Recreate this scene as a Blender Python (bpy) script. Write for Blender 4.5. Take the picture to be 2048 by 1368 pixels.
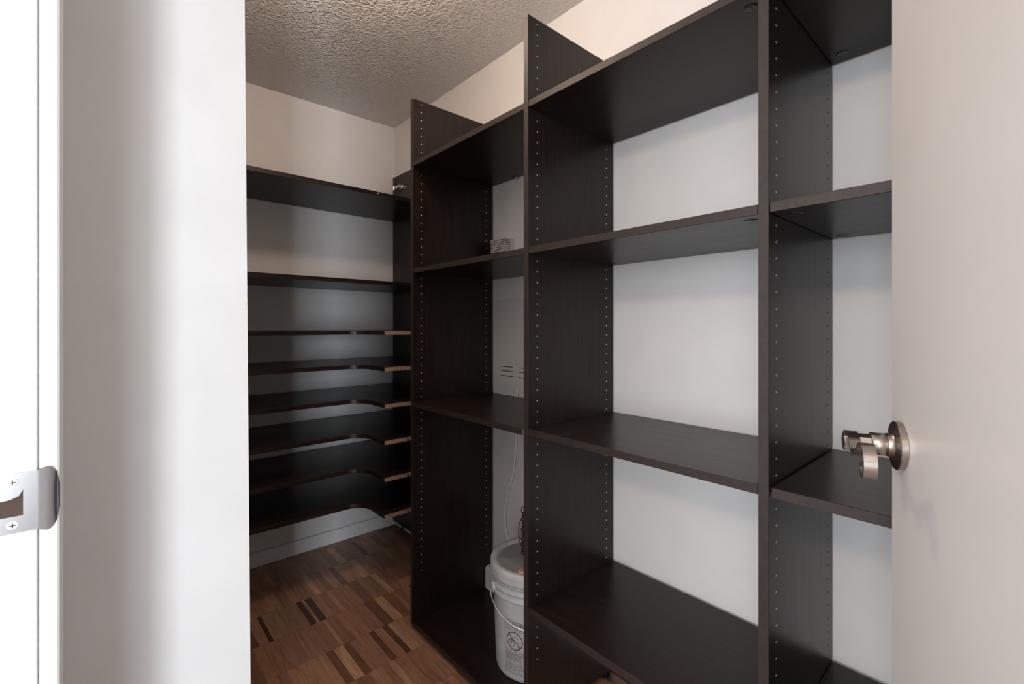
import bpy, bmesh, math, random
from mathutils import Vector, Matrix
random.seed(7)
for o in list(bpy.data.objects): bpy.data.objects.remove(o)
S = bpy.context.scene
COL = S.collection
H = 1.22                      # eye height; heights below are written relative to the eye and shifted by H

# ------------------------------------------------------------------ camera
TH = math.radians(41.583)
cd = bpy.data.cameras.new('camera'); cam = bpy.data.objects.new('camera', cd); COL.objects.link(cam)
cam.location = (0, 0, H); cam.rotation_euler = (math.pi/2, 0, -TH)
cd.sensor_fit = 'HORIZONTAL'; cd.sensor_width = 36; cd.lens = 923/2048*36; cd.shift_y = -32/2048; cd.clip_start = .01
S.camera = cam

# ------------------------------------------------------------------ light and exposure
S.view_settings.view_transform = 'Standard'; S.view_settings.look = 'None'
S.view_settings.gamma = 1; S.view_settings.use_curve_mapping = False
S.view_settings.exposure = 0.13
W = bpy.data.worlds.new('world'); S.world = W; W.use_nodes = True
W.node_tree.nodes['Background'].inputs[0].default_value = (.75, .85, 1, 1)
W.node_tree.nodes['Background'].inputs[1].default_value = .6

def area(name, loc, rot, sx, sy, power, col):
    l = bpy.data.lights.new(name, 'AREA'); l.shape = 'RECTANGLE'; l.size = sx; l.size_y = sy
    l.energy = power; l.color = col
    o = bpy.data.objects.new(name, l); COL.objects.link(o); o.location = loc; o.rotation_euler = rot
    return o
WIN1 = dict(x0=-1.80, x1=-.65, z0=.05, z1=1.95, y=-3.2)          # window in the near wall of the hall
WIN2 = dict(y0=-2.2, y1=1.1, z0=.1, z1=2.15, x=-3.6)             # window in the far side wall of the hall
# clear pane of the near window, and a dimmer pane added to widen the light on the partition
area('window_daylight', (-1.45, WIN1['y']+.03, 1.0), (math.pi/2, 0, 0), .6, 1.85, 135, (.86, .93, 1))
area('window_daylight', (-.90, WIN1['y']+.03, 1.0), (math.pi/2, 0, 0), .42, 1.85, 30, (.86, .93, 1))
area('window_daylight', (WIN2['x']+.03, (WIN2['y0']+WIN2['y1'])/2, (WIN2['z0']+WIN2['z1'])/2), (math.pi/2, 0, -math.pi/2), 3.2, 2.0, 128, (.9, .95, 1))
CLOSET_LAMP = (.50, 1.26, 2.34); CLOSET_STRENGTH = 68; CLOSET_COL = (1, .77, .61)
LAMP_POS = (-1.45, .0, 2.17); LAMP_STRENGTH = 92; LAMP_COL = (1, .79, .62)

# ------------------------------------------------------------------ helpers
def link(o, parent=None):
    COL.objects.link(o)
    if parent: o.parent = parent
    return o
def obj(name, bm, mat, parent=None, smooth=False):
    me = bpy.data.meshes.new(name); bmesh.ops.recalc_face_normals(bm, faces=bm.faces); bm.to_mesh(me); bm.free()
    if smooth:
        for p in me.polygons: p.use_smooth = True
    if mat: me.materials.append(mat)
    return link(bpy.data.objects.new(name, me), parent)
def sharp(o, ang=35):
    o.data.set_sharp_from_angle(angle=math.radians(ang)); return o
def empty(name, loc=(0, 0, 0), rz=0):
    o = bpy.data.objects.new(name, None); o.empty_display_size = .1; o.location = loc; o.rotation_euler = (0, 0, rz)
    return link(o)
def tag(o, label=None, cat=None, group=None, kind=None):
    if label: o['label'] = label
    if cat: o['category'] = cat
    if group: o['group'] = group
    if kind: o['kind'] = kind
    return o
def box(bm, x0, x1, y0, y1, z0, z1, bev=0):
    r = bmesh.ops.create_cube(bm, size=1)
    bmesh.ops.scale(bm, vec=(x1-x0, y1-y0, z1-z0), verts=r['verts'])
    bmesh.ops.translate(bm, vec=((x0+x1)/2, (y0+y1)/2, (z0+z1)/2), verts=r['verts'])
    if bev:
        es = {e for v in r['verts'] for e in v.link_edges}
        bmesh.ops.bevel(bm, geom=list(es), offset=bev, segments=1, affect='EDGES')
    return bm
def nb(): return bmesh.new()
def prism(bm, pts, axis, a, b, bev=0):
    """extrude a 2-D outline along axis from a to b"""
    def P(p, t):
        return {'x': (t, p[0], p[1]), 'y': (p[0], t, p[1]), 'z': (p[0], p[1], t)}[axis]
    v0 = [bm.verts.new(P(p, a)) for p in pts]; v1 = [bm.verts.new(P(p, b)) for p in pts]
    n = len(pts)
    fs = [bm.faces.new(v0), bm.faces.new(v1[::-1])] + [bm.faces.new((v0[i], v1[i], v1[(i+1) % n], v0[(i+1) % n])) for i in range(n)]
    if bev:
        es = {e for v in v0+v1 for e in v.link_edges}
        bmesh.ops.recalc_face_normals(bm, faces=fs)
        bmesh.ops.bevel(bm, geom=list(es), offset=bev, segments=1, affect='EDGES')
    return bm
def lathe(bm, prof, seg=48, M=Matrix.Identity(4), cap=True):
    rings = []
    for r, z in prof:
        rings.append([bm.verts.new(M @ Vector((r*math.cos(2*math.pi*i/seg), r*math.sin(2*math.pi*i/seg), z))) for i in range(seg)])
    for A, B in zip(rings, rings[1:]):
        for i in range(seg): bm.faces.new((A[i], A[(i+1) % seg], B[(i+1) % seg], B[i]))
    if cap: bm.faces.new(rings[0][::-1]); bm.faces.new(rings[-1])
    return bm
def frame_to(a, b):
    d = (Vector(b)-Vector(a)).normalized()
    return Matrix.Translation(a) @ d.to_track_quat('Z', 'Y').to_matrix().to_4x4()
def cyl(bm, a, b, r, seg=20, r2=None):
    L = (Vector(b)-Vector(a)).length
    return lathe(bm, [(r, 0), (r if r2 is None else r2, L)], seg, frame_to(a, b))
def tube(bm, pts, r, seg=8):
    pts = [Vector(p) for p in pts]; rings = []; up = Vector((.31, .17, .93)).normalized()
    for i, p in enumerate(pts):
        t = (pts[min(i+1, len(pts)-1)]-pts[max(i-1, 0)]).normalized()
        u = t.cross(up)
        if u.length < .05: u = t.cross(Vector((1, 0, 0)))
        u.normalize(); v = t.cross(u)
        rings.append([bm.verts.new(p+(u*math.cos(a)+v*math.sin(a))*r) for a in (2*math.pi*k/seg for k in range(seg))])
    for A, B in zip(rings, rings[1:]):
        for k in range(seg): bm.faces.new((A[k], A[(k+1) % seg], B[(k+1) % seg], B[k]))
    bm.faces.new(rings[0][::-1]); bm.faces.new(rings[-1])
    return bm
def spline(ps, n=10):
    ps = [Vector(p) for p in ps]; out = []
    for i in range(len(ps)-1):
        p0, p1, p2, p3 = ps[max(i-1, 0)], ps[i], ps[i+1], ps[min(i+2, len(ps)-1)]
        for k in range(n):
            t = k/n
            out.append(.5*((2*p1)+(p2-p0)*t+(2*p0-5*p1+4*p2-p3)*t*t+(3*p1-p0-3*p2+p3)*t**3))
    return out+[ps[-1]]

# ------------------------------------------------------------------ materials
def mat(name, col, rough=.5, metal=0, spec=.5):
    m = bpy.data.materials.new(name); m.use_nodes = True; b = m.node_tree.nodes['Principled BSDF']
    b.inputs['Base Color'].default_value = (*col, 1); b.inputs['Roughness'].default_value = rough
    b.inputs['Metallic'].default_value = metal; b.inputs['Specular IOR Level'].default_value = spec
    return m
def N(m, t, **kw):
    n = m.node_tree.nodes.new(t)
    for k, v in kw.items(): setattr(n, k, v)
    return n
def L(m, a, b): m.node_tree.links.new(a, b)
def noisy(m, scale, c0, c1, stretch=(1, 1, 1), coord='Object', bump=0, dist=.001, detail=6, lo=.3, hi=.7, rough=None):
    b = m.node_tree.nodes['Principled BSDF']
    tc = N(m, 'ShaderNodeTexCoord'); mp = N(m, 'ShaderNodeMapping'); mp.inputs['Scale'].default_value = stretch
    nz = N(m, 'ShaderNodeTexNoise'); nz.inputs['Scale'].default_value = scale; nz.inputs['Detail'].default_value = detail
    cr = N(m, 'ShaderNodeValToRGB'); e = cr.color_ramp.elements
    e[0].position = lo; e[0].color = (*c0, 1); e[1].position = hi; e[1].color = (*c1, 1)
    L(m, tc.outputs[coord], mp.inputs['Vector']); L(m, mp.outputs[0], nz.inputs['Vector'])
    L(m, nz.outputs[0], cr.inputs[0]); L(m, cr.outputs[0], b.inputs['Base Color'])
    if bump:
        bp = N(m, 'ShaderNodeBump'); bp.inputs['Strength'].default_value = bump; bp.inputs['Distance'].default_value = dist
        L(m, nz.outputs[0], bp.inputs['Height']); L(m, bp.outputs[0], b.inputs['Normal'])
    if rough:
        mr = N(m, 'ShaderNodeMapRange'); mr.inputs['To Min'].default_value = rough[0]; mr.inputs['To Max'].default_value = rough[1]
        L(m, nz.outputs[0], mr.inputs['Value']); L(m, mr.outputs[0], b.inputs['Roughness'])
    return m
M = {}
M['wall'] = noisy(mat('wall_paint', (.8, .78, .76), .55, spec=.3), 9, (.745, .735, .725), (.78, .77, .76), bump=.05, dist=.0006)
M['trim'] = noisy(mat('white_gloss_paint', (.8, .8, .8), .3), 5, (.80, .80, .80), (.84, .84, .84))
M['door'] = noisy(mat('door_paint', (.8, .8, .79), .38), 4, (.76, .75, .74), (.79, .78, .77))
WD0, WD1 = (.0105, .0060, .0046), (.0250, .0155, .0122)
M['wood_v'] = noisy(mat('espresso_laminate_vertical', WD0, .4, spec=.30), 1, WD0, WD1, (90, 90, 5), detail=5, bump=.06, dist=.0003, rough=(.24, .40))
M['wood_h'] = noisy(mat('espresso_laminate_lengthwise', WD0, .4, spec=.30), 1, WD0, WD1, (90, 5, 90), detail=5, bump=.06, dist=.0003, rough=(.24, .40))
M['wood_x'] = noisy(mat('espresso_laminate_crosswise', WD0, .4, spec=.30), 1, WD0, WD1, (5, 90, 90), detail=5, bump=.06, dist=.0003, rough=(.24, .40))
M['chip'] = noisy(mat('raw_particle_board', (.4, .25, .17), .9), 260, (.20, .095, .055), (.55, .36, .25), lo=.38, hi=.6, bump=.4)
M['edge'] = noisy(mat('lit_edge_banding', (.04, .03, .026), .5, spec=.4), 120, (.022, .0150, .0128), (.034, .025, .022), (1, 1, 1))  # banding kept lighter than the laminate to paint in hall light on the fronts
M['peg'] = mat('lit_hole_disc', (.78, .75, .72), .4)  # pale discs paint the light caught inside the peg holes
M['hole'] = mat('hole_shade', (.006, .005, .005), .8)  # near-black paints the shade inside holes and slots
M['black'] = mat('black_plastic', (.01, .01, .01), .35)
M['nickel'] = noisy(mat('brushed_nickel', (.42, .37, .33), .3, 1), 60, (.36, .32, .29), (.46, .41, .37), (1, 1, 12))
M['steel'] = mat('satin_chrome', (.40, .41, .42), .2, 1)
M['wire'] = mat('bright_wire', (.88, .88, .88), .3, 1)
M['chrome'] = mat('bright_zinc', (.75, .68, .6), .25, 1)
M['slotdark'] = mat('strike_hole_dark', (.05, .03, .022), .8)
M['bucket'] = noisy(mat('white_bucket_plastic', (.55, .58, .6), .42), 30, (.50, .53, .55), (.60, .63, .65))
M['lid'] = noisy(mat('grey_lid_plastic', (.3, .31, .31), .5), 40, (.24, .25, .25), (.36, .37, .37), lo=.25, hi=.8)
M['ink'] = mat('label_ink', (.05, .045, .045), .7)
M['label'] = mat('label_paper', (.55, .55, .545), .6)
M['white'] = mat('white_plastic', (.68, .66, .64), .45)
M['cable'] = mat('white_cable_sheath', (.8, .79, .78), .45)
M['red'] = mat('dark_red_cord', (.10, .012, .016), .45)
M['peach'] = mat('pink_plastic', (.62, .33, .28), .5)

# popcorn ceiling: coarse sprayed grains as relief
m = mat('popcorn_ceiling', (.8, .785, .77), .9, spec=.1); M['ceil'] = m
b = m.node_tree.nodes['Principled BSDF']; tc = N(m, 'ShaderNodeTexCoord')
v = N(m, 'ShaderNodeTexVoronoi'); v.inputs['Scale'].default_value = 105; v.feature = 'SMOOTH_F1'; v.inputs['Randomness'].default_value = 1
nz = N(m, 'ShaderNodeTexNoise'); nz.inputs['Scale'].default_value = 120; nz.inputs['Detail'].default_value = 3
wq = N(m, 'ShaderNodeMix', data_type='RGBA'); wq.inputs[0].default_value = .012
L(m, tc.outputs['Object'], wq.inputs[6]); L(m, nz.outputs['Color'], wq.inputs[7]); L(m, tc.outputs['Object'], nz.inputs['Vector'])
L(m, wq.outputs[2], v.inputs['Vector'])
mr = N(m, 'ShaderNodeMapRange'); mr.inputs['From Min'].default_value = .15; mr.inputs['From Max'].default_value = .75; mr.inputs['To Min'].default_value = 1; mr.inputs['To Max'].default_value = 0
L(m, v.outputs['Distance'], mr.inputs['Value'])
ad = N(m, 'ShaderNodeMath', operation='ADD'); L(m, mr.outputs[0], ad.inputs[0]); L(m, nz.outputs[0], ad.inputs[1])
bp = N(m, 'ShaderNodeBump'); bp.inputs['Strength'].default_value = .9; bp.inputs['Distance'].default_value = .006
L(m, ad.outputs[0], bp.inputs['Height']); L(m, bp.outputs[0], b.inputs['Normal'])

# oak parquet: tint comes from each strip's own object colour, grain runs along the strip
def oak(name, per_object):
    m = mat(name, (.2, .1, .06), .33)
    b = m.node_tree.nodes['Principled BSDF']; ge = N(m, 'ShaderNodeNewGeometry'); oi = N(m, 'ShaderNodeObjectInfo')
    mp = N(m, 'ShaderNodeMapping'); mp.inputs['Scale'].default_value = (150, 9, 1)
    ml = N(m, 'ShaderNodeMath', operation='MULTIPLY'); ml.inputs[1].default_value = 40
    cx = N(m, 'ShaderNodeCombineXYZ'); L(m, oi.outputs['Random'], ml.inputs[0]); L(m, ml.outputs[0], cx.inputs[1]); L(m, ml.outputs[0], cx.inputs[2])
    L(m, ge.outputs['Position'], mp.inputs['Vector']); L(m, cx.outputs[0], mp.inputs['Location'])
    nz = N(m, 'ShaderNodeTexNoise'); nz.inputs['Scale'].default_value = 1; nz.inputs['Detail'].default_value = 6; nz.inputs['Distortion'].default_value = .6
    L(m, mp.outputs[0], nz.inputs['Vector'])
    mr = N(m, 'ShaderNodeMapRange'); mr.inputs['From Min'].default_value = .3; mr.inputs['From Max'].default_value = .7
    mr.inputs['To Min'].default_value = .66; mr.inputs['To Max'].default_value = 1.22
    L(m, nz.outputs[0], mr.inputs['Value'])
    mx = N(m, 'ShaderNodeVectorMath', operation='SCALE'); L(m, mr.outputs[0], mx.inputs['Scale'])
    if per_object: L(m, oi.outputs['Color'], mx.inputs[0])
    else:
        br = N(m, 'ShaderNodeTexBrick'); br.offset = .37
        br.inputs['Scale'].default_value = 1; br.inputs['Mortar Size'].default_value = .0006; br.inputs['Brick Width'].default_value = .2; br.inputs['Row Height'].default_value = .03
        br.inputs['Color1'].default_value = (.20, .098, .056, 1); br.inputs['Color2'].default_value = (.13, .062, .036, 1); br.inputs['Mortar'].default_value = (.05, .025, .015, 1)
        m2 = N(m, 'ShaderNodeMapping'); m2.inputs['Rotation'].default_value = (0, 0, math.pi/2)
        L(m, ge.outputs['Position'], m2.inputs['Vector']); L(m, m2.outputs[0], br.inputs['Vector']); L(m, br.outputs['Color'], mx.inputs[0])
    L(m, mx.outputs[0], b.inputs['Base Color'])
    r2 = N(m, 'ShaderNodeMapRange'); r2.inputs['To Min'].default_value = .26; r2.inputs['To Max'].default_value = .42
    L(m, nz.outputs[0], r2.inputs['Value']); L(m, r2.outputs[0], b.inputs['Roughness'])
    return m
M['oak'] = oak('oak_strip', True); M['oakfar'] = oak('oak_parquet', False)

# ------------------------------------------------------------------ structure
WX = 1.350; BY = 2.613; CZ = 2.442; IN = -.048; OUT = -.165       # right wall, back wall, ceiling, doorway wall faces
DL, DR = .65, -.23                                                 # doorway between these Y
NEAR = -.42
def struct(name, bm, m, **k):
    o = obj(name, bm, m, **k); o['kind'] = 'structure'; return o
floor = struct('floor', box(nb(), -3.7, 1.45, -3.3, 2.7, -.12, -.004), M['oakfar'])
struct('ceiling', box(nb(), -3.7, 1.45, -3.3, 2.7, CZ, CZ+.1), M['ceil'])
struct('wall_right', box(nb(), WX, WX+.1, NEAR-.1, BY+.1, 0, CZ), M['wall'])
struct('wall_back', box(nb(), OUT, WX, BY, BY+.1, 0, CZ), M['wall'])
bm = nb()
box(bm, OUT, IN, DL+.018, BY, 0, CZ); box(bm, OUT, IN, -3.3, DR-.018, 0, CZ); box(bm, OUT, IN, DR-.018, DL+.018, 2.418, CZ)
struct('wall_left', bm, M['wall'])
# partition that hides the left of the far shelves; its free end leans a touch, as in the photo
bm = nb(); PY = .95
lo = .2072; hi = .1885
prism(bm, [(IN, 0), (lo, 0), (hi, CZ), (IN, CZ)], 'y', PY, PY+.11)
struct('wall_partition', bm, M['wall'])
struct('wall_front', box(nb(), IN, WX, NEAR-.1, NEAR, 0, CZ), M['wall'])
# hall outside the closet (lets the daylight in)
bm = nb(); w = WIN1
box(bm, -3.7, w['x0'], -3.3, -3.2, 0, CZ); box(bm, w['x1'], OUT, -3.3, -3.2, 0, CZ); box(bm, w['x0'], w['x1'], -3.3, -3.2, 0, w['z0']); box(bm, w['x0'], w['x1'], -3.3, -3.2, w['z1'], CZ)
struct('wall_hall_near', bm, M['wall'])
bm = nb(); w = WIN2
box(bm, -3.7, -3.6, -3.2, w['y0'], 0, CZ); box(bm, -3.7, -3.6, w['y1'], 2.7, 0, CZ); box(bm, -3.7, -3.6, w['y0'], w['y1'], 0, w['z0']); box(bm, -3.7, -3.6, w['y0'], w['y1'], w['z1'], CZ)
struct('wall_hall_side', bm, M['wall'])
struct('wall_hall_far', box(nb(), -3.6, OUT, 2.587, 2.687, 0, CZ), M['wall'])
# door frame: lining (jamb) and casing
bm = nb()
box(bm, OUT-.001, IN, DL, DL+.018, 0, 2.418, .001); box(bm, OUT-.001, IN, DR-.018, DR, 0, 2.418, .001); box(bm, OUT-.001, IN, DR, DL, 2.40, 2.418, .001)
jamb = struct('trim_1', bm, M['trim'])
bm = nb()
box(bm, IN, IN+.0155, DL+.003, DL+.066, 0, 2.43, .002); box(bm, IN, IN+.0155, DR-.09, DR-.004, 0, 2.43, .002)
struct('trim_2', bm, M['trim'])
# baseboards
bm = nb(); box(bm, IN, WX, BY-.012, BY, 0, .073, .0015); box(bm, IN, WX, BY-.006, BY, .0745, .077)
struct('baseboard_back', bm, M['trim'])
struct('baseboard_right', prism(nb(), [(WX, .036), (1.296, .036), (1.296, .122), (1.302, .133), (WX, .133)], 'y', 1.05, 1.6435, .001), M['trim'])

# parquet strips that can be told apart: 20 cm long rows, narrow strips running away from the camera
um = nb(); box(um, -.5, .5, -.5, .5, -1, 0, 0); me = bpy.data.meshes.new('parquet_strip'); um.to_mesh(me); um.free(); me.materials.append(M['oak'])
base = [(.165, .080, .046), (.145, .068, .040), (.185, .094, .055), (.150, .078, .048), (.128, .060, .036), (.172, .086, .052)]
special = {1: [(.482, .497, (.035, .016, .010)), (.637, .657, (.036, .017, .010)), (.664, .671, (.21, .125, .08)), (.671, .700, (.048, .023, .014)), (.497, .56, (.15, .085, .055)), (.56, .637, (.14, .078, .05))],
           3: [(.622, .650, (.095, .042, .022)), (.650, .687, (.255, .140, .082)), (.687, .713, (.085, .038, .021)), (.790, .812, (.075, .032, .018)), (.713, .79, (.16, .082, .05))],
           2: [(.680, .697, (.20, .11, .066)), (.86, .905, (.09, .042, .026))],
           0: [(.848, .872, (.08, .04, .026))]}
for r in range(-4, 9):
    y1 = 2.152-(r-1)*.201; y0 = y1-.201
    y1c = min(y1, BY-.013)
    if y0 > y1c-.01: continue
    spans = []; sp = sorted(special.get(r, []))
    x = .20 if r < 4 else .40
    xe = 1.30
    if r >= 7: x = .55
    cuts = sp+[(xe, xe, None)]
    for (a, b_, c) in cuts:
        while x < a-.004:
            wdt = random.choice((.022, .024, .028, .036, .04, .045)); e = x+wdt
            if e > a-.014: e = a
            k = random.random(); c0 = random.choice(base); f = random.uniform(.82, 1.18)
            if k < .03: c0 = (.075, .034, .02)
            elif k > .95: c0 = (.225, .125, .074)
            spans.append((x, e, tuple(q*f for q in c0))); x = e
        if c: spans.append((a, b_, c)); x = b_
    for (a, b_, c) in spans:
        o = bpy.data.objects.new('parquet_strip', me); link(o, floor)
        o.location = ((a+b_)/2, (y0+y1c)/2, random.uniform(-.0004, 0)); o.scale = (b_-a-.0006, y1c-y0-.0007, .01); o.color = (c[0]*2.35, c[1]*2.5, c[2]*2.55, 1)

# ------------------------------------------------------------------ main shelving unit along the right wall
XF, XB = .930, 1.340; T = .019
UY = [-.346, .326, .977, 1.645]                       # -Y face of each upright
unit = empty('shelving_unit', (0, 0, 0))
tag(unit, 'tall dark espresso open shelving unit along the right wall, three bays wide', 'shelving unit')
def pegs(up, yface, rows, cols, m, zskip, dy=-1):
    bm = nb()
    for z in rows:
        if any(abs(z-q) < .017 for q in zskip): continue
        for x in cols:
            cyl(bm, (x, yface+.001*-dy, z+H), (x, yface+dy*.0004, z+H), .0024, 8)
    o = obj('peg_holes', bm, m, up); o['kind'] = 'stuff'; return o
rows = [.897-.032*i for i in range(60)]
for i, y in enumerate(UY):
    zb = -1.198
    up = obj('upright', prism(nb(), [(XF, zb+H), (XB, zb+H), (XB, .912+H), (XF, .912+H)], 'y', y, y+T, .0007), M['wood_v'], unit)
    obj('lit_edge_band', box(nb(), XF-.0006, XF+.0012, y+.0004, y+T-.0004, zb+H+.0004, .912+H-.0004, .0003), M['edge'], up)
    skip = [.6495, .2215, -.3105, -.8305 if i < 3 else -1.19]
    if i > 0:
        if i == 1:
            pegs(up, y, rows, [XF+.0375], M['peg'], skip); pegs(up, y, rows, [XB-.037], M['hole'], skip)
        else: pegs(up, y, rows, [XF+.0375, XB-.037], M['peg'], skip)
    if i < 3: pegs(up, y+T, rows, [XF+.0375, XB-.037], M['peg'], skip, 1)
    for xx in (XF+.05, XB-.028):
        bm = nb(); cyl(bm, (xx, y+T/2, 0), (xx, y+T/2, .007), .015, 20); cyl(bm, (xx, y+T/2, .007), (xx, y+T/2, zb+H+.002), .005, 12)
        obj('levelling_foot', bm, M['black'], up)
camme = None
def shelf(y0, y1, ztop, xb=XB-.002, cam=True, gap=.0012, raw=False, T=T):
    global camme
    o = obj('shelf', box(nb(), XF+.0015, xb, y0+gap, y1-gap, ztop-T+H, ztop+H, .0007), M['wood_h'], unit)
    obj('lit_edge_band', box(nb(), XF+.0007, XF+.002, y0+gap+.0004, y1-gap-.0004, ztop-T+H+.0003, ztop+H-.0003, .0003), M['edge'], o)
    if raw: obj('raw_end', box(nb(), XF+.004, xb-.004, y0+gap-.0006, y0+gap+.001, ztop-T+H+.002, ztop+H-.002), M['chip'], o)
    if cam:
        if camme is None:
            bm = nb(); lathe(bm, [(.0125, 0), (.0125, -.0012), (.010, -.002)], 20)
            box(bm, -.007, .007, -.0012, .0012, -.0028, -.0019)
            camme = bpy.data.meshes.new('cam_cap'); bmesh.ops.recalc_face_normals(bm, faces=bm.faces); bm.to_mesh(camme); bm.free(); camme.materials.append(M['black'])
        for xx in (XF+.045, xb-.040):
            for yy in (y0+.030, y1-.030):
                link(bpy.data.objects.new('cam_cap', camme), o).location = (xx, yy, ztop-T+H+.0003)
    return o
bays = [(UY[0]+T, UY[1]), (UY[1]+T, UY[2]), (UY[2]+T, UY[3])]
for k, (a, b_) in enumerate(bays):
    shelf(a, b_, .659); shelf(a, b_, .231)
    shelf(a+(.008 if k == 2 else 0), b_-(.003 if k == 0 else 0), -.301 if k < 2 else -.305, raw=(k == 2))
    if k < 2: shelf(a, b_, -.821, T=.0212)
    else: shelf(a, b_, -1.185, XB-.036, cam=False)

# ------------------------------------------------------------------ far corner shelving (runs along the back wall and turns the corner)
far = empty('corner_shelving', (0, 0, 0))
tag(far, 'dark espresso corner shelving with rounded lower shelves against the back wall', 'shelving unit')
FX0, FX1 = IN+.001, 1.3308; FY = 2.125; CX, CY = .935, 1.905
side = obj('side_panel', box(nb(), FX1, WX-.0005, 1.705, BY-.014, .03, .905+H, .0007), M['wood_v'], far)
obj('side_panel', box(nb(), FX0, FX0+T, FY, BY-.014, .03, .905+H, .0007), M['wood_v'], far)
for xx, yy in ((FX1+.0095, 1.78), (FX1+.0095, 2.5), (FX0+.0095, 2.2), (FX0+.0095, 2.5)):
    bm = nb(); cyl(bm, (xx, yy, 0), (xx, yy, .007), .009, 16); cyl(bm, (xx, yy, .007), (xx, yy, .032), .005, 12)
    obj('levelling_foot', bm, M['black'], far)
bm = nb()
for z in [.86-.032*i for i in range(58)]:
    for yy in (2.16, 2.54): cyl(bm, (FX1+.001, yy, z+H), (FX1-.0004, yy, z+H), .0022, 8)
o = obj('peg_holes', bm, M['hole'], side); o['kind'] = 'stuff'
for zt in (.657, .222):
    obj('shelf', box(nb(), FX0+T+.001, FX1-.001, FY, BY-.014, zt-T+H, zt+H, .0007), M['wood_x'], far)
R = .085
for k, zt in enumerate((-.022, -.184, -.347, -.510, -.674, -.839)):
    pts = [(FX0+T+.001, BY-.014), (FX0+T+.001, FY)]
    for j in range(13):
        a = math.pi/2-j/12*math.pi/2
        pts.append((CX-R+R*math.cos(a), FY-R+R*math.sin(a)))
    pts += [(CX, CY), (FX1-.001, CY), (FX1-.001, BY-.014)]
    sh = obj('corner_shelf', prism(nb(), pts, 'z', zt-T+H, zt+H, .0006), M['wood_x'], far)
    bm = nb(); box(bm, CX+.001, FX1-.003, CY-.0006, CY+.002, zt-T+H+.0008, zt+H-.0008)
    ce = obj('raw_end', bm, M['chip'], sh); ce['label'] = 'raw tan particle board end'
    if k > 2:
        bm = nb(); cyl(bm, (CX+.115, CY+.002, zt-.008+H), (CX+.115, CY-.0012, zt-.008+H), .0045, 12); box(bm, CX+.1115, CX+.1185, CY-.0012, CY+.002, zt-.0185+H, zt-.008+H)
        obj('dowel_slot', bm, M['hole'], sh)
# screw in the front edge of the top shelf
p = (1.01, FY, .648+H)
obj('screw_head', lathe(nb(), [(.0042, 0), (.004, .0012), (.002, .002)], 14, frame_to(p, (p[0], p[1]-1, p[2]))), M['chrome'], far)

# cabinet hinge left on the side panel
hg = empty('cabinet_hinge', (FX1, 2.50, .826+H)); tag(hg, 'small metal cabinet hinge left on the dark side panel above the top shelf', 'hinge')
bm = nb(); box(bm, -.004, 0, -.028, .012, -.010, .010, .001); obj('mounting_plate', bm, M['chrome'], hg)
bm = nb(); prism(bm, [(-.022, -.022), (-.004, -.022), (-.004, .03), (-.016, .05), (-.024, .05)], 'z', -.007, .008, .001); obj('hinge_arm', bm, M['chrome'], hg)
bm = nb(); cyl(bm, (-.019, .05, -.011), (-.019, .05, .012), .011, 20); obj('hinge_cup', bm, M['chrome'], hg)
bm = nb(); cyl(bm, (-.024, -.006, 0), (-.021, -.006, 0), .004, 12); cyl(bm, (-.024, .02, 0), (-.021, .02, 0), .004, 12); obj('hinge_screw', bm, M['steel'], hg)

# ------------------------------------------------------------------ door (opens into the closet) with lever
A = math.radians(22.4); d = Vector((math.cos(A), math.sin(A), 0)); n = Vector((-math.sin(A), math.cos(A), 0))
edge = Vector((.800, .1263, 0)); DW = .885
door = empty('door_1', edge-d*DW); door.rotation_euler = (0, 0, A); door['kind'] = 'structure'
leaf = obj('door_leaf', box(nb(), 0, DW, -.035, 0, .012, 2.395, .0015), M['door'], door)
HX, HZ = DW-.043, H-.1525                               # lever axis on the leaf
def dm(bm): return bm
bm = nb(); lathe(bm, [(.0300, 0), (.0306, .0008), (.0306, .0072), (.0298, .0080), (.0200, .0088), (.0172, .0100), (.0155, .0125), (.0147, .016)], 48, frame_to((HX, 0, HZ), (HX, 1, HZ)))
sharp(obj('rosette', bm, M['nickel'], door, smooth=True))
bm = nb(); lathe(bm, [(.0145, .010), (.0140, .032), (.0128, .033)], 40, frame_to((HX, 0, HZ), (HX, 1, HZ))); obj('lever_collar', bm, M['nickel'], door, smooth=True)
bm = nb(); lathe(bm, [(.0115, .030), (.0118, .0615)], 8, frame_to((HX, 0, HZ), (HX, 1, HZ))); lever = obj('lever_neck', bm, M['nickel'], door)
# ribbon grip, waved like an S, sweeping back towards the hinge side and ending in a scroll
wrap = [(-.0125*math.cos(math.radians(t)), .0125*math.sin(math.radians(t))) for t in range(-80, 100, 12)]
tail = spline([(.005, .0120, 0), (.020, .007, 0), (.036, -.004, 0), (.050, -.005, 0), (.064, .004, 0), (.076, .013, 0), (.088, .0145, 0), (.098, .007, 0), (.102, -.006, 0), (.098, -.017, 0), (.089, -.0195, 0), (.083, -.013, 0), (.084, -.006, 0)], 6)
pth = wrap+[(q.x, q.y) for q in tail]
bm = nb(); th = .0021; n0, n1 = .047, .060; rings = []
for i, (e, z) in enumerate(pth):
    a = Vector(pth[max(i-1, 0)]); b_ = Vector(pth[min(i+1, len(pth)-1)]); t = (b_-a).normalized(); q = Vector((-t.y, t.x))
    w0, w1 = (e+q.x*th, z+q.y*th), (e-q.x*th, z-q.y*th)
    rings.append([bm.verts.new((HX-p_[0], nn, HZ+p_[1])) for p_, nn in ((w0, n0), (w0, n1), (w1, n1), (w1, n0))])
for P_, Q_ in zip(rings, rings[1:]):
    for k in range(4): bm.faces.new((P_[k], P_[(k+1) % 4], Q_[(k+1) % 4], Q_[k]))
bm.faces.new(rings[0]); bm.faces.new(rings[-1][::-1])
obj('lever_grip', bm, M['nickel'], door)
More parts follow.
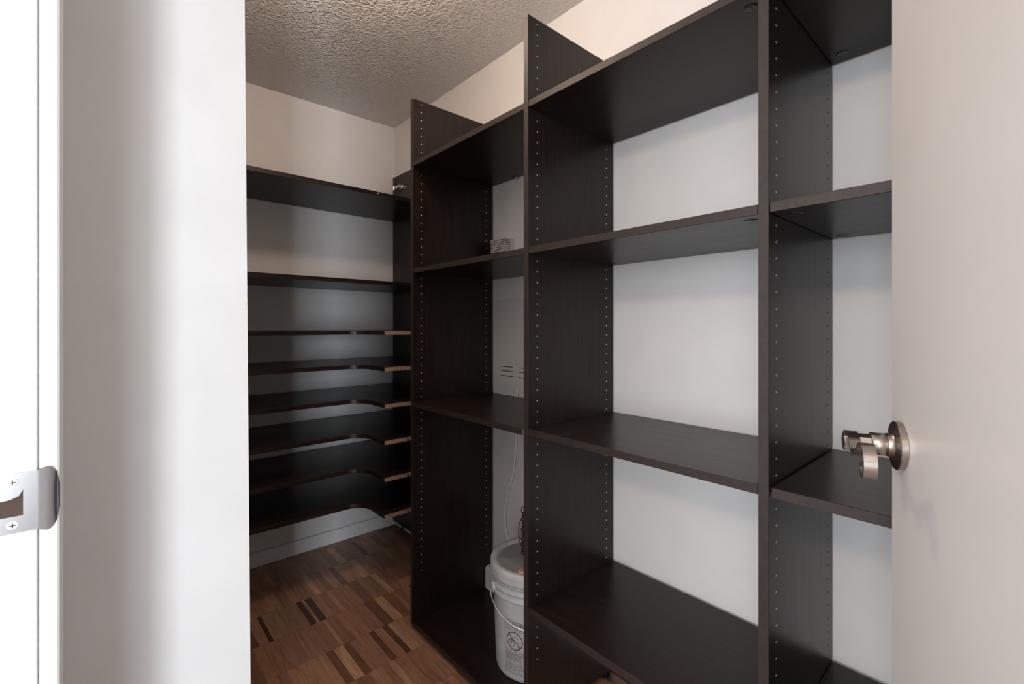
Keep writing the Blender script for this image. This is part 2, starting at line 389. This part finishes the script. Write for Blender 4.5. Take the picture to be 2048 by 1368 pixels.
# hinges on the hidden side
for z in (.25, 1.2, 2.15):
    bm = nb(); cyl(bm, (-.004, -.002, z-.045), (-.004, -.002, z+.045), .006, 14); obj('door_hinge', bm, M['nickel'], door)

# strike plate on the lining
sp = empty('strike_plate', (0, 0, 0)); sp.parent = jamb
sp['label'] = 'satin chrome strike plate'
zc = H-.1705; bm = nb(); yj = DL
xs = [-.098, -.092, -.084, -.0575, -.0535, -.048, -.0415, -.038, -.0345, -.0322]
def hh(x):                                            # half height of the plate outline
    if x < -.05: return .0288
    if x < -.0415: return .0288-.0008*(x+.048)/.0065
    t = (x+.0415)/(.0415-.0318); return .0285*math.sqrt(max(0, 1-min(1, t)**2.6))+.003
def yy(x): return yj-.0018+(0 if x < -.0415 else .18*((x+.0415)/.0093)**1.6*.0093*3.2)
hz = .0125; vs = {}
cols = []
for x in xs:
    h = hh(x); zs = [-h, -hz, 0, hz, h] if h > hz else [-h, -h*.6, 0, h*.6, h]
    cols.append([bm.verts.new((x, yy(x), zc+z)) for z in zs])
for i in range(len(xs)-1):
    for k in range(4):
        if xs[i] >= -.0841 and xs[i+1] <= -.0574 and k in (1, 2): continue
        bm.faces.new((cols[i][k], cols[i+1][k], cols[i+1][k+1], cols[i][k+1]))
ex = bmesh.ops.extrude_face_region(bm, geom=bm.faces[:])
bmesh.ops.translate(bm, vec=(0, .0014, 0), verts=[g_ for g_ in ex['geom'] if isinstance(g_, bmesh.types.BMVert)])
pl = sharp(obj('plate', bm, M['steel'], sp, smooth=True), 50)
bm = nb(); box(bm, -.084, -.0575, yj-.0008, yj-.0004, zc-.0125, zc+.0125); obj('latch_hole', bm, M['slotdark'], sp)
bm = nb(); prism(bm, [(-.084, zc+.0125), (-.084, zc+.002), (-.066, zc+.004), (-.060, zc+.007), (-.0575, zc+.0125)], 'y', yj-.0016, yj-.0009); obj('latch_tongue', bm, M['steel'], sp)
for s in (-1, 1):
    z = zc+s*.0205; bm = nb(); lathe(bm, [(.0042, 0), (.0036, .0010), (.001, .0014)], 20, frame_to((-.0645, yj-.0017, z), (-.0645, yj-1, z)))
    sc = obj('screw', bm, M['trim'], sp)
    bm = nb(); box(bm, -.0667, -.0623, yj-.0034, yj-.0028, z-.0004, z+.0004); box(bm, -.0649, -.0641, yj-.0034, yj-.0028, z-.0022, z+.0022); obj('screw_cross', bm, M['slotdark'], sc)

# ------------------------------------------------------------------ vent / access panel on the right wall behind bay one
ap = empty('access_panel', (WX, 1.50, H-.10)); tag(ap, 'flat white wall panel with rows of dark vent slots behind the far bay', 'access panel')
py0, py1 = -.47, .138                                   # along Y relative to 1.50
slots_y = []
cyy = 1.594-1.50
ys = sorted([py0, py1]+[q for k in range(-4, 2) for q in ((cyy-.082)+k*.120, cyy+k*.120) if py0 < q < py1 and py0 < ((cyy-.082)+k*.120)])
zs_ = [-.20, .217]
sz = [.0-.0815, -.1005, -.1225]                         # slot heights rel to H-.10
zs_ = sorted([-.19, .2185]+[q for s in sz for q in (s-.0018, s+.0018)])
def is_slot(ya, yb, za, zb):
    if zb-za > .0037: return False
    for k in range(-4, 2):
        a = (cyy-.082)+k*.120; b2 = cyy+k*.120
        if abs(ya-a) < 1e-5 and abs(yb-b2) < 1e-5: return True
    return False
bm = nb(); g = [[bm.verts.new((-.0045, y, z)) for z in zs_] for y in ys]
for i in range(len(ys)-1):
    for k in range(len(zs_)-1):
        if not is_slot(ys[i], ys[i+1], zs_[k], zs_[k+1]): bm.faces.new((g[i][k], g[i+1][k], g[i+1][k+1], g[i][k+1]))
bmesh.ops.recalc_face_normals(bm, faces=bm.faces)
bmesh.ops.solidify(bm, geom=bm.faces[:], thickness=.003)
obj('panel', bm, M['white'], ap)
for k in range(-4, 2):
    a = (cyy-.082)+k*.120; b2 = cyy+k*.120
    if a < py0 or b2 > py1: continue
    for s in sz:
        bm = nb(); box(bm, -.0014, -.0004, a-.001, b2+.001, s-.003, s+.003); obj('vent_slot_shade', bm, M['hole'], ap)  # dark plate behind each slot, painting the shade of the cavity

# ------------------------------------------------------------------ ribbed white chime box on the middle shelf
ch = empty('chime_box', (WX, 1.553, .231+H)); tag(ch, 'small white ribbed chime box on the wall above the middle shelf of the far bay', 'chime')
hgt = .152; y0, y1 = -.048, .048
obj('back_plate', box(nb(), -.022, -.0005, y0, y1, .0005, hgt, .001), M['white'], ch)
obj('core', box(nb(), -.040, -.022, y0+.014, y1-.014, .004, hgt-.004), M['white'], ch)
for k in range(20):
    z = .003+k*.00745
    bm = nb(); box(bm, -.057, -.024, y0, y1, z, z+.0046, .0005); obj('slat', bm, M['white'], ch)

# ------------------------------------------------------------------ white cable hanging down the wall
cb = [(1.0325, 872), (1031, 905), (1027, 945), (1018, 975), (1011.5, 1005), (1009.5, 1035), (1012, 1060), (1019, 1085)]
def wallpt(px, py, X):
    o_ = (px-1024)/923; s_, c_ = math.sin(TH), math.cos(TH); r = (s_+c_*o_, c_-s_*o_, (652-py)/923); k = X/r[0]
    return (X, r[1]*k, r[2]*k+H)
cpts = [(WX-.010, 1.475, -.27+H)]+[wallpt(px if px > 1000 else px*1000, py, WX-.008) for px, py in [(1032.5, 872)]+cb[1:]]
cpts += [(WX-.012, 1.47, .16), (WX-.0305, 1.42, .10), (WX-.031, 1.36, .045)]
cable = obj('wall_cable', tube(nb(), spline(cpts, 6), .005, 10), M['cable'], smooth=True)
tag(cable, 'thin white cable hanging down the wall behind the bucket', 'cable')

# ------------------------------------------------------------------ bucket
BC = Vector((1.150, 1.186, -1.185+H)); bh = .365
bk = empty('plastic_bucket', BC); tag(bk, 'white plastic pail with grey lid on the bottom shelf of the far bay', 'bucket')
def br(z): return .130+(z/bh)*.0115                   # wall radius
prof = [(.122, .0), (.1285, .003), (.130, .010)]+[(br(z), z) for z in (.06, .12, .18, .24, .262)]
for z in (.268, .292, .314):
    r = br(z); prof += [(r, z), (r+.0075, z+.001), (r+.0075, z+.006), (r+.0015, z+.008)]
prof += [(br(.335), .335)]
obj('body', lathe(nb(), prof, 72), M['bucket'], bk, smooth=True)
lp = [(.1425, .322), (.1495, .323), (.1505, .330), (.1488, .340), (.1500, .346), (.1490, .362), (.1455, .366), (.1330, .366), (.1275, .3625), (.1255, .357), (.1235, .3565), (.001, .3565)]
bm = nb(); lathe(bm, lp, 72, cap=False); ld = obj('lid', bm, M['bucket'], bk, smooth=True)
bm = nb(); lathe(bm, [(.1236, .3566), (.120, .3572), (.001, .3574)], 64, cap=False); obj('lid_recess', bm, M['lid'], ld, smooth=True)
# bail: ears and wire handle; ear faces the camera-left side
ea = math.atan2(1.2-BC.y, .96-BC.x)                   # ear direction
ear_a = math.radians(160.9)
for s, a in ((0, ear_a-.05), (1, ear_a+math.pi-.05)):
    c_ = Vector((math.cos(a), math.sin(a), 0)); r = br(.30)
    bm = nb(); lathe(bm, [(.017, 0), (.017, .010), (.011, .0135), (.005, .0135)], 20, frame_to(c_*(r)+Vector((0, 0, .283)), c_*(r+1)+Vector((0, 0, .283))))
    t_ = Vector((-c_.y, c_.x, 0))
    obj('ear', bm, M['bucket'], bk, smooth=True)
a0 = ear_a-.05; pts = []
for k in range(41):
    t = k/40; a = a0+t*math.pi; drop = math.sin(t*math.pi)
    r = .1585+.002*drop
    pts.append((r*math.cos(a), r*math.sin(a), .283-.093*drop**.565))
obj('bail_handle', tube(nb(), pts, .0019, 8), M['wire'], bk, smooth=True)
# warning label: printed panel wrapped on the pail wall
la = math.radians(199.5)                                 # centre of the label as seen
def wrap(u, z, lift): 
    r = br(z)+lift; a = la+u/br(z); return Vector((r*math.cos(a), r*math.sin(a), z))
def patch(bm, u0, u1, z0, z1, lift=.0006, nseg=None):
    k = nseg or max(1, int((u1-u0)/.008)); prev = None
    for i in range(k+1):
        u = u0+(u1-u0)*i/k; cur = [bm.verts.new(wrap(u, z0, lift)), bm.verts.new(wrap(u, z1, lift))]
        if prev: bm.faces.new((prev[0], cur[0], cur[1], prev[1]))
        prev = cur
def stroke(bm, pts, w, lift=.0007):
    pts = [Vector(p) for p in pts]; prev = None
    for i, p in enumerate(pts):
        t = (pts[min(i+1, len(pts)-1)]-pts[max(i-1, 0)]).normalized(); q = Vector((-t.y, t.x))*w/2
        cur = [bm.verts.new(wrap(*(p+q), lift)), bm.verts.new(wrap(*(p-q), lift))]
        if prev: bm.faces.new((prev[0], cur[0], cur[1], prev[1]))
        prev = cur
LU0, LU1, LZ0, LZ1 = -.039, .060, .026, .202
bm = nb(); patch(bm, LU0, LU1, LZ0, LZ1, .0004); lab = obj('warning_label', bm, M['label'], bk)
bm = nb()
for z in (LZ0, LZ1, .172, .187): patch(bm, LU0, LU1, z-.0005, z+.0005)
for u in (LU0, LU1, LU0+.012): patch(bm, u-.0005, u+.0005, LZ0 if u != LU0+.012 else .172, LZ1, nseg=1)
cu, cz, cr = .0, .138, .029
stroke(bm, [(cu+cr*math.cos(2*math.pi*i/40), cz+cr*math.sin(2*math.pi*i/40)) for i in range(41)], .0032)
stroke(bm, [(cu-cr*.7, cz+cr*.7), (cu, cz), (cu+cr*.7, cz-cr*.7)], .0032)
# pail with a small figure leaning over it
for pl_ in ([(-.018, .002), (-.016, -.018), (-.002, -.019), (.001, .001)], [(-.018, .002), (-.009, .005), (.001, .001), (-.009, -.002), (-.018, .002)],
            [(-.012, .004), (-.010, -.008), (-.005, -.009), (-.004, .003)], [(-.004, .010), (.002, .016), (.010, .015), (.014, .008)], [(.012, .004), (.014, -.008), (.020, -.010), (.022, .0)], [(.010, -.012), (.012, -.020), (.016, -.018)]):
    stroke(bm, [(cu+x, cz+y) for x, y in pl_], .0017)
stroke(bm, [(cu-.0085+.004*math.cos(i*math.pi/6), cz+.0+.004*math.sin(i*math.pi/6)) for i in range(13)], .0014)
rr = random.Random(3); z = .103
while z > LZ0+.003:
    u = LU0+.003; end = LU1-.003 if rr.random() > .2 else rr.uniform(.01, .04)
    while u < end:
        wl = rr.uniform(.003, .009); patch(bm, u, min(u+wl, LU1-.002), z-.00075, z+.00075, nseg=1); u += wl+.0012
    z -= .0034 if rr.random() > .18 else .0058
pr_ = obj('printed_ink', bm, M['ink'], lab)
def text_on(txt, size, u, z):
    cu_ = bpy.data.curves.new('text', 'FONT'); cu_.body = txt; cu_.size = size; cu_.resolution_u = 2
    to = bpy.data.objects.new('text', cu_); COL.objects.link(to); bpy.context.view_layer.update()
    me = bpy.data.meshes.new_from_object(to.evaluated_get(bpy.context.evaluated_depsgraph_get())); bpy.data.objects.remove(to)
    for v_ in me.vertices: v_.co = wrap(u+v_.co.x, z+v_.co.y, .0008)
    me.materials.append(M['ink']); link(bpy.data.objects.new('label_lettering', me), lab)
text_on('WARNING', .0140, LU0+.0145, .190); text_on('ATTENTION', .0125, LU0+.0145, .1755)
for z, c in ((.1945, 'E'), (.1885, 'N'), (.1765, 'F')): text_on(c, .008, LU0+.003, z)

# reel of dark red cord standing on the lid, mostly behind the upright
rl = empty('cord_bundle', BC+Vector((-.001, .025, bh-.0075))); tag(rl, 'dark red twisted cord bundle standing on the pail lid beside the upright', 'cord')
pts = []
for k in range(240):
    t = k/239; a = t*2*math.pi*13; r = .019+.003*math.sin(a*.31)
    pts.append((r*math.cos(a), r*math.sin(a), .004+t*.155))
obj('cord_coil', tube(nb(), pts, .0032, 6), M['red'], rl, smooth=True)
bm = nb(); cyl(bm, (0, 0, 0), (0, 0, .165), .012, 20); obj('core_tube', bm, M['red'], rl)
bm = nb(); tube(bm, spline([(-.018, .004, .15), (-.026, .004, .165), (-.022, .002, .178), (-.014, 0, .176), (-.012, 0, .16)], 6), .0016, 6)
tube(bm, spline([(-.018, 0, .14), (-.034, .004, .125), (-.040, .004, .09), (-.034, 0, .05), (-.018, 0, .03)], 6), .0014, 6); obj('loose_strand', bm, M['red'], rl)
kn = obj('lid_knob', lathe(nb(), [(.012, 0), (.013, .003), (.0125, .008), (.009, .0115), (.001, .0125)], 24), M['peach'])
kn.location = BC+Vector((-.103, -.055, bh-.0075)); tag(kn, 'small pink plastic cap lying on the pail lid', 'cap')
# small shelf clip under the back edge of the top shelf
cl = obj('shelf_clip', box(cyl(nb(), (-.012, 0, 0), (-.004, 0, 0), .006, 14), -.005, .0, -.007, .007, -.006, .0035, .001), M['chrome'])
cl.location = (1.327, 1.467, .640+H-.0045); tag(cl, 'tiny metal clip under the back edge of the far bay top shelf', 'clip')

# ------------------------------------------------------------------ hall: window frames and the ceiling lamp
def window(name, bm): struct(name, bm, M['trim'])
w = WIN1; bm = nb()
for x in (w['x0'], (w['x0']+w['x1'])/2-.025, w['x1']-.05): box(bm, x, x+.05, -3.28, -3.21, w['z0'], w['z1'])
for z in (w['z0'], w['z1']-.05): box(bm, w['x0'], w['x1'], -3.28, -3.21, z, z+.05)
window('window_1', bm)
w = WIN2; bm = nb()
for y in (w['y0'], -1.125, -.05, w['y1']-.05): box(bm, -3.68, -3.61, y, y+.05, w['z0'], w['z1'])
for z in (w['z0'], w['z1']-.05): box(bm, -3.68, -3.61, w['y0'], w['y1'], z, z+.05)
window('window_2', bm)
def lamp(name, pos, rad, col, strength, label):
    lm = empty(name, (pos[0], pos[1], CZ)); tag(lm, label, 'lamp')
    obj('canopy', lathe(nb(), [(.07, 0), (.07, -.012), (.02, -.03), (.012, -.05), (.012, pos[2]-CZ+rad*.95)], 32), M['steel'], lm, smooth=True)
    g = bpy.data.materials.new(name+'_glass'); g.use_nodes = True; g.node_tree.nodes.clear()
    e = g.node_tree.nodes.new('ShaderNodeEmission'); e.inputs[0].default_value = (*col, 1); e.inputs[1].default_value = strength
    oo = g.node_tree.nodes.new('ShaderNodeOutputMaterial'); g.node_tree.links.new(e.outputs[0], oo.inputs[0])
    bm = nb(); bmesh.ops.create_uvsphere(bm, u_segments=24, v_segments=12, radius=rad); bmesh.ops.translate(bm, vec=(0, 0, pos[2]-CZ), verts=bm.verts)
    obj('globe', bm, g, lm, smooth=True)
lamp('ceiling_lamp', LAMP_POS, .11, LAMP_COL, LAMP_STRENGTH, 'warm glass globe lamp on the hall ceiling outside the closet')
lamp('pendant_lamp', CLOSET_LAMP, .07, CLOSET_COL, CLOSET_STRENGTH, 'small warm globe lamp under the closet ceiling')
